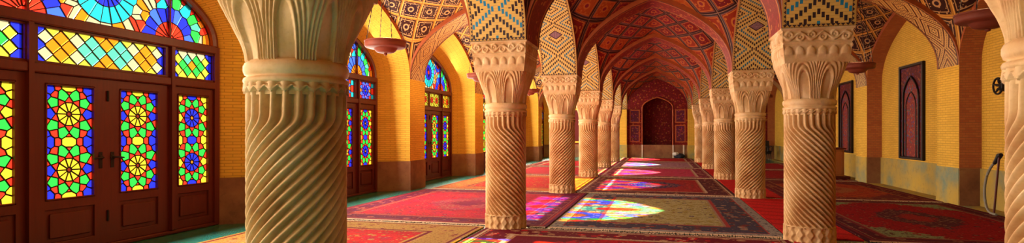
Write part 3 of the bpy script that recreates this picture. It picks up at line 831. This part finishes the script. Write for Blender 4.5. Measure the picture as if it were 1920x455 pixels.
# ------------------------------------------------------------------ hanging lamps
def lamp_proto():
    r = empty('hanging_lamp')
    m = M(); m.lathe([(0, -.075), (.08, -.072), (.125, -.06), (.155, -.03), (.165, -.012), (.18, -.005), (.262, .0), (.285, .012), (.292, .03), (.290, .085), (.280, .095), (.268, .085), (.262, .03), (.19, .025), (.12, .02), (0, .02)], 48)
    m.build('bowl', MT['copper'], r)
    m = M(); m.tube([(.29*cos(2*pi*k/48), .29*sin(2*pi*k/48), .09) for k in range(49)], .012, 8); m.build('rim', MT['copper'], r)
    m = M(); m.lathe([(0, -.105), (.02, -.10), (.028, -.09), (.02, -.075), (0, -.07)], 20); m.build('finial', MT['copper'], r)
    for k in range(4):
        a = pi/4+k*pi/2; m = M()
        p0, p1 = (.28*cos(a), .28*sin(a), .07), (.05*cos(a), .05*sin(a), 1.36)
        m.tube([p0, p1], .004, 6)
        for j in range(1, 18):
            t = j/18; c = [p0[e]+(p1[e]-p0[e])*t for e in range(3)]
            m.tube([(c[0], c[1], c[2]-.018), (c[0], c[1], c[2]+.018)], .007, 6)
        m.build('chain', MT['iron'], r)
    m = M(); m.lathe([(0, 1.33), (.06, 1.34), (.075, 1.37), (.03, 1.42), (.015, 1.46), (0, 1.46)], 24); m.build('ceiling_cap', MT['copper'], r)
    for k in range(3):
        a = k*2*pi/3; m = M(); m.lathe([(0, .03), (.02, .03), (.03, .04), (.045, .055), (.045, .07), (.025, .088), (0, .09)], 20, (.12*cos(a), .12*sin(a))); m.build('bulb', MT['bulb'], r)
    return r
lp = None
for u, v, z, lab in ((-3.78, 7.30, 2.50, 'copper bowl lamp on chains in front of the second window, nearest on the left'),
                  (-3.86, 11.9, 2.50, 'copper bowl lamp hanging behind the second left column capital'),
                  (-3.80, 16.5, 2.50, 'small-looking copper bowl lamp in the left aisle between the second and third columns'),
                  (3.45, 7.25, 2.50, 'copper bowl lamp at the top right corner before the cut-off column'),
                  (3.56, 11.8, 2.48, 'dark bowl lamp on crossing chains right of the pink column capital'),
                  (3.45, 21.0, 2.50, 'far copper bowl lamp in the right aisle between the two nearest right columns')):
    o = lp if lp is None else dup(lp)
    if o is None: o = lp = lamp_proto()
    o.location = (u, v, z); tag(o, lab, 'hanging lamp', 'bowl lamps hanging in the aisles')
    li = bpy.data.lights.new('lamp_light', 'POINT'); li.energy = LAMP_W*(2.4 if u < 0 else .8); li.color = (1, .62, .28); li.shadow_soft_size = .12
    lo = bpy.data.objects.new('lamp_light', li); COL.objects.link(lo); lo.location = (u, v, z+.32)

# ------------------------------------------------------------------ rugs
CIRC = [(u, V[i]) for u in (UL, UR) for i in range(6)]
def rug(u0, u1, v0, v1, mat, label, fringe=(1, 1), th=.014):
    cx, cy = (u0+u1)/2, (v0+v1)/2; w, l = u1-u0, v1-v0
    root = empty('rug', (cx, cy, 0)); R = .305
    P = []
    def edge(a, b):
        """points along a->b going round any column"""
        out = [a]; L = hypot(b[0]-a[0], b[1]-a[1]); d = ((b[0]-a[0])/L, (b[1]-a[1])/L); hits = []
        for c in CIRC:
            s = (c[0]-a[0])*d[0]+(c[1]-a[1])*d[1]; off = (c[0]-a[0])*-d[1]+(c[1]-a[1])*d[0]      # inside is on the left
            if abs(off) < R:
                h = sqrt(R*R-off*off)
                if s-h > 0 and s+h < L: hits.append((s, h, off))
        for s, h, off in sorted(hits):
            a0, a1 = atan2(-off, -h), atan2(-off, h)
            if a1 > a0: a1 -= 2*pi if a1-a0 > 0 else 0
            for k in range(13):
                t = a0+(a1-a0)*k/12; x, y = s+R*cos(t), off+R*sin(t)
                out.append((a[0]+d[0]*x-d[1]*y, a[1]+d[1]*x+d[0]*y))
        return out
    cs = [(u0, v0), (u1, v0), (u1, v1), (u0, v1)]
    for k in range(4): P += edge(cs[k], cs[(k+1) % 4])
    m = M(); Q = [(x-cx, y-cy) for x, y in P]; b = .006
    m.face([(x, y, th) for x, y in Q], [(x, y) for x, y in Q])
    for k in range(len(Q)):
        a, c = Q[k], Q[(k+1) % len(Q)]; m.face([(*a, .0005), (*c, .0005), (*c, th), (*a, th)], [a, c, c, a])
    m.build('pile', mat, root)
    for side in (0, 1):
        if not fringe[side]: continue
        f = M(); x = u0+.01; y = v0 if side == 0 else v1; sg = -1 if side == 0 else 1
        while x < u1-.02:
            wd = random.uniform(.014, .024)
            if all(hypot(x-c[0], y-c[1]) > R+.02 for c in CIRC):
                ln = random.uniform(.05, .085); sk = random.uniform(-.012, .012); z = th*.8
                a, b_, c, d = (x, y, z), (x+wd, y, z), (x+wd*.8+sk, y+sg*ln, .006), (x+sk, y+sg*ln, .006)
                f.face([(p[0]-cx, p[1]-cy, p[2]) for p in (a, b_, c, d)]); f.face([(p[0]-cx, p[1]-cy, p[2]+.004) for p in (a, b_, c, d)])
            elif f.v:
                f.build('fringe', MT['fringe'], root); f = M()       # a column parts the fringe in two
            x += wd+random.uniform(.0, .003)
        if f.v: f.build('fringe', MT['fringe'], root)
    return tag(root, label, 'rug', 'Persian rugs covering the hall floor')
RED, MAR, NAVY, CRM, OLV, PNK, GRN, ORG = (.50, .004, .012), (.13, .004, .016), (.03, .02, .07), (.52, .36, .22), (.40, .33, .15), (.45, .05, .12), (.24, .30, .13), (.55, .14, .03)
def R(label, u0, u1, v0, v1, fr=(1, 1), **k):
    w, l = u1-u0, v1-v0
    rug(u0, u1, v0, v1, m_rug('rug_'+label.split()[0]+'_%d' % int(v0*10), w, l, **k), label, fr)
g = .10
# nave, near to far
R('maroon rug with dark flowered border across the bottom middle of the photo', -2.28, 1.48, V[0]+g, V[1]-g, field=RED, f2=(.33, .01, .015), b1=MAR, b2=RED, b3=CRM, accent=(.5, .3, .16), med=NAVY, medc=MAR, corner=MAR, bw=.55)
R('olive yellow rug with red and black borders where the brightest coloured light falls', -1.46, 1.50, V[1]+g, V[2]-g, field=OLV, f2=(.30, .22, .05), b1=NAVY, b2=MAR, b3=(.34, .015, .03), accent=(.38, .28, .22), bw=.66, outer=(.30, .25, .24))
R('dark maroon rug with striped border behind the olive one in the nave', -1.76, 1.50, V[2]+g, V[3]-g, field=(.30, .008, .012), f2=(.38, .02, .02), b1=(.07, .01, .015), b2=MAR, b3=CRM, accent=(.42, .20, .10), med=RED, medc=NAVY, bw=.6)
R('pinkish red rug, fourth of the rugs going up the nave', -1.76, 1.50, V[3]+g, V[4]-g, field=(.50, .03, .09), f2=(.42, .02, .05), b1=MAR, b2=PNK, b3=CRM, accent=(.5, .3, .2), bw=.5)
R('faded grey pink rug, fifth of the rugs going up the nave', -1.76, 1.50, V[4]+g, V[5]-g, field=(.34, .14, .18), f2=(.42, .22, .24), b1=MAR, b2=PNK, b3=CRM, accent=(.5, .4, .36), bw=.4)
R('red rug at the foot of the end wall niche', -1.9, 1.50, V[5]+g, END-.5, field=RED, f2=(.36, .02, .02), b1=MAR, b2=RED, b3=CRM, accent=(.5, .3, .2), bw=.4)
# plain runners between the right columns
for i, lab in ((0, 'plain red ribbed runner at the bottom right before the pink column'), (1, 'plain bright red ribbed runner between the pink column and the next'), (2, 'plain red ribbed runner beyond the third right column'), (3, 'plain red ribbed runner beyond the fourth right column'), (4, 'farthest plain red ribbed runner between the right columns')):
    R(lab, 1.53, 2.36, V[i]+.12, V[i+1]-.16, (0, 1), field=(.66, .010, .010), f2=(.46, .006, .008), b1=MAR, b2=RED, b3=CRM, accent=CRM, plain=True)
# left aisle
R('rug of red field and olive border left of the near column, spotted with coloured light', -5.22, -2.33, V[0]+g, V[1]-g, field=RED, f2=(.36, .02, .02), b1=(.40, .24, .05), b2=(.34, .16, .04), b3=MAR, accent=(.5, .34, .10), bw=.62)
R('crimson rug with purple border in the left aisle before the second window', -5.20, -1.50, V[1]+g, V[2]-g, field=(.48, .008, .03), f2=(.38, .01, .04), b1=(.12, .01, .05), b2=MAR, b3=(.36, .03, .03), accent=(.42, .16, .14), med=(.2, .01, .05), medc=(.34, .03, .06), bw=.5)
R('orange bordered red rug in the left aisle before the third window', -5.12, -1.80, V[2]+g, V[3]-g, field=RED, f2=(.40, .05, .02), b1=ORG, b2=(.5, .28, .05), b3=MAR, accent=(.55, .30, .08), bw=.7)
R('red rug in the left aisle before the fourth window', -5.12, -1.80, V[3]+g, V[4]-g, field=(.42, .01, .02), f2=(.34, .01, .03), b1=MAR, b2=RED, b3=CRM, accent=(.5, .25, .1), bw=.5)
R('red rug in the left aisle before the fifth window', -5.12, -1.80, V[4]+g, V[5]-g, field=RED, f2=MAR, b1=MAR, b2=RED, b3=CRM, accent=(.5, .25, .1), bw=.5)
# right aisle
R('dark rug at the right bottom corner beside the cut-off column', 2.42, 5.09, V[0]+g, V[1]-g, field=(.26, .006, .012), f2=MAR, b1=MAR, b2=RED, b3=NAVY, accent=(.30, .16, .10), bw=.45)
R('big deep red rug with dark medallion and pale green corners in the right aisle', 2.40, 5.09, V[1]+g, V[2]-g, field=(.34, .004, .012), f2=(.30, .004, .010), b1=(.07, .008, .02), b2=MAR, b3=(.2, .02, .03), accent=(.32, .20, .12), med=(.34, .02, .02), medc=(.08, .02, .03), corner=GRN, bw=.34)
R('orange red rug in the right aisle before the large tile panel', 2.40, 5.09, V[2]+g, V[3]-g, field=(.46, .06, .015), f2=(.34, .02, .015), b1=MAR, b2=(.36, .12, .04), b3=(.12, .01, .02), accent=(.40, .20, .08), med=(.2, .02, .02), medc=(.40, .12, .04), corner=(.16, .02, .03), bw=.4)
R('striped red rug in the right aisle beyond the lectern', 2.40, 5.09, V[3]+g, V[4]-g, field=(.40, .012, .02), f2=(.30, .01, .02), b1=MAR, b2=RED, b3=CRM, accent=(.45, .28, .2), bw=.5)
R('far red rug in the right aisle before the black chairs', 2.40, 5.09, V[4]+g, V[5]-g, field=(.42, .012, .03), f2=(.34, .02, .03), b1=MAR, b2=RED, b3=CRM, accent=(.5, .34, .3), bw=.4)

# ------------------------------------------------------------------ small things
# wooden lectern beside the right wall
t = tag(empty('lectern', (4.70, 17.75, .016), 0), 'orange wooden box lectern on a dark plinth by the right wall', 'lectern')
m = M(); m.cbox((-.34, -.28, 0), (.40, .30, .07), .01); m.build('plinth', MT['wood'], t)
m = M(); m.cbox((-.26, -.22, .07), (.26, .22, .82), .012)
for a, b in ((-.22, -.19), (.19, .22)): m.cbox((a, -.232, .12), (b, -.22, .78), .004)
m.cbox((-.22, -.232, .75), (.22, -.22, .78), .004); m.cbox((-.22, -.232, .12), (.22, -.22, .15), .004); m.build('body', MT['wood_light'], t)
m = M(); m.v = []; 
for a in (0,): m.cbox((-.30, -.27, .82), (.30, .27, .86), .012)
m.build('top_board', MT['wood'], t)
# black chairs at the far right
def chair_proto():
    c = empty('armchair')
    m = M(); m.cbox((-.27, -.26, .30), (.27, .27, .46), .03); m.build('seat', MT['black'], c)
    m = M(); m.grid(lambda s, z: (s*.27, .24+.10*(z-.44)/.5-.03*(1-s*s)*0, z), lin(-1, 1, 9), lin(.42, .92, 9), None, 0); m.grid(lambda s, z: (s*.27, .32+.10*(z-.44)/.5, z), lin(-1, 1, 9), lin(.42, .92, 9), None, 0)
    for s in (-1, 1): m.face([(s*.27, .24-.004, .42), (s*.27, .32-.004, .42), (s*.27, .416, .92), (s*.27, .336, .92)])
    m.face([(-.27, .336, .92), (.27, .336, .92), (.27, .416, .92), (-.27, .416, .92)]); m.build('backrest', MT['black'], c)
    for s in (-1, 1):
        m = M(); m.tube([(s*.29, -.22, .40), (s*.30, -.22, .62), (s*.30, -.16, .65), (s*.30, .22, .65), (s*.29, .28, .60)], .02, 8); m.build('armrest', MT['black'], c)
        for y in (-.22, .23):
            m = M(); m.tube([(s*.24, y, .31), (s*.26, y*1.05, 0)], [.022, .015], 8); m.build('leg', MT['iron'], c)
    return c
c1 = chair_proto(); c1.location = (4.42, 28.0, 0); c1.rotation_euler = (0, 0, .25); tag(c1, 'left black armchair at the far end of the right aisle', 'chair', 'black armchairs at the far end')
c2 = dup(c1, (5.02-.42, 28.9, 0), 0); c2.location = (4.78, 28.9, 0); tag(c2, 'right black armchair at the far end, nearest to the right wall', 'chair', 'black armchairs at the far end')
# heap of cloth by the niche
t = tag(empty('cloth_bundle', (.80, END-.42, .016)), 'small black and white cloth bundle on the floor under the end niche', 'cloth bundle')
def blob(rx, ry, rz, cx, cy, cz, k):
    m = M(); m.grid(lambda a, b: (cx+rx*cos(b)*cos(a)*(1+.12*sin(3*a+k)+.06*sin(7*b+k)), cy+ry*cos(b)*sin(a)*(1+.1*sin(5*a+k)), max(0, cz+rz*sin(b)*(1+.15*sin(4*a+k)))), [2*pi*q/28 for q in range(28)], lin(-pi/2, pi/2, 14), None, 0, True, True); return m
blob(.27, .18, .13, .12, 0, .10, 1).build('dark_cloth', MT['dark_cloth'], t); o = blob(.16, .14, .09, -.05, -.05, .21, 2).build('white_cloth', MT['white_cloth'], t); o['label'] = 'white cloth on top'
# hose by the right wall
t = tag(empty('hose', (4.98, 10.42, .014)), 'grey hose with dark nozzle curving against the right wall behind the cut-off column', 'hose')
P0 = [(.10, .02, .84), (.08, .10, .76), (.07, .20, .62), (.06, .25, .45), (.05, .24, .28), (.04, .17, .12), (.03, .05, .035), (.02, -.15, .025)]
def smooth(P, n=6):
    out = []
    for i in range(len(P)-1):
        a, b, c, d = P[max(i-1, 0)], P[i], P[i+1], P[min(i+2, len(P)-1)]
        for k in range(n):
            s = k/n; out.append(tuple(.5*(2*b[e]+(c[e]-a[e])*s+(2*a[e]-5*b[e]+4*c[e]-d[e])*s*s+(3*b[e]-a[e]-3*c[e]+d[e])*s**3) for e in range(3)))
    return out+[P[-1]]
sp = smooth(P0); m = M(); m.tube(sp, [.017+.003*(k % 2) for k in range(len(sp))], 10); m.build('tube', MT['grey'], t)
m = M(); m.tube([(.09, .05, .80), (.10, .0, .86), (.11, -.05, .93), (.11, -.09, .94)], [.026, .034, .042, .03], 10); m.build('nozzle', MT['black'], t)
m = M(); m.tube([(.10, -.06, .92), (.05, -.02, .01)], .016, 8); m.build('wand', MT['wood'], t)
# wrought fitting on the right wall
t = tag(empty('wall_fitting', (WR+.33, 10.95, 2.06)), 'round dark wrought fitting on the brick beside the cut-off column', 'wall fitting')
m = M(); m.lathe([(0, .0), (.09, 0), (.09, .02), (.05, .035), (0, .04)], 28); m.v = [(-z, x, y) for x, y, z in m.v]; m.build('back_plate', MT['iron'], t)
m = M(); m.tube([(-.10, .13*cos(2*pi*k/28), .13*sin(2*pi*k/28)) for k in range(29)], .016, 8); m.build('ring', MT['iron'], t)
m = M()
for k in range(5):
    a = 2*pi*k/5+.3; m.tube([(-.03, 0, 0), (-.08, .06*cos(a), .06*sin(a)), (-.10, .13*cos(a), .13*sin(a))], [.02, .022, .012], 8)
m.build('spoke', MT['iron'], t)
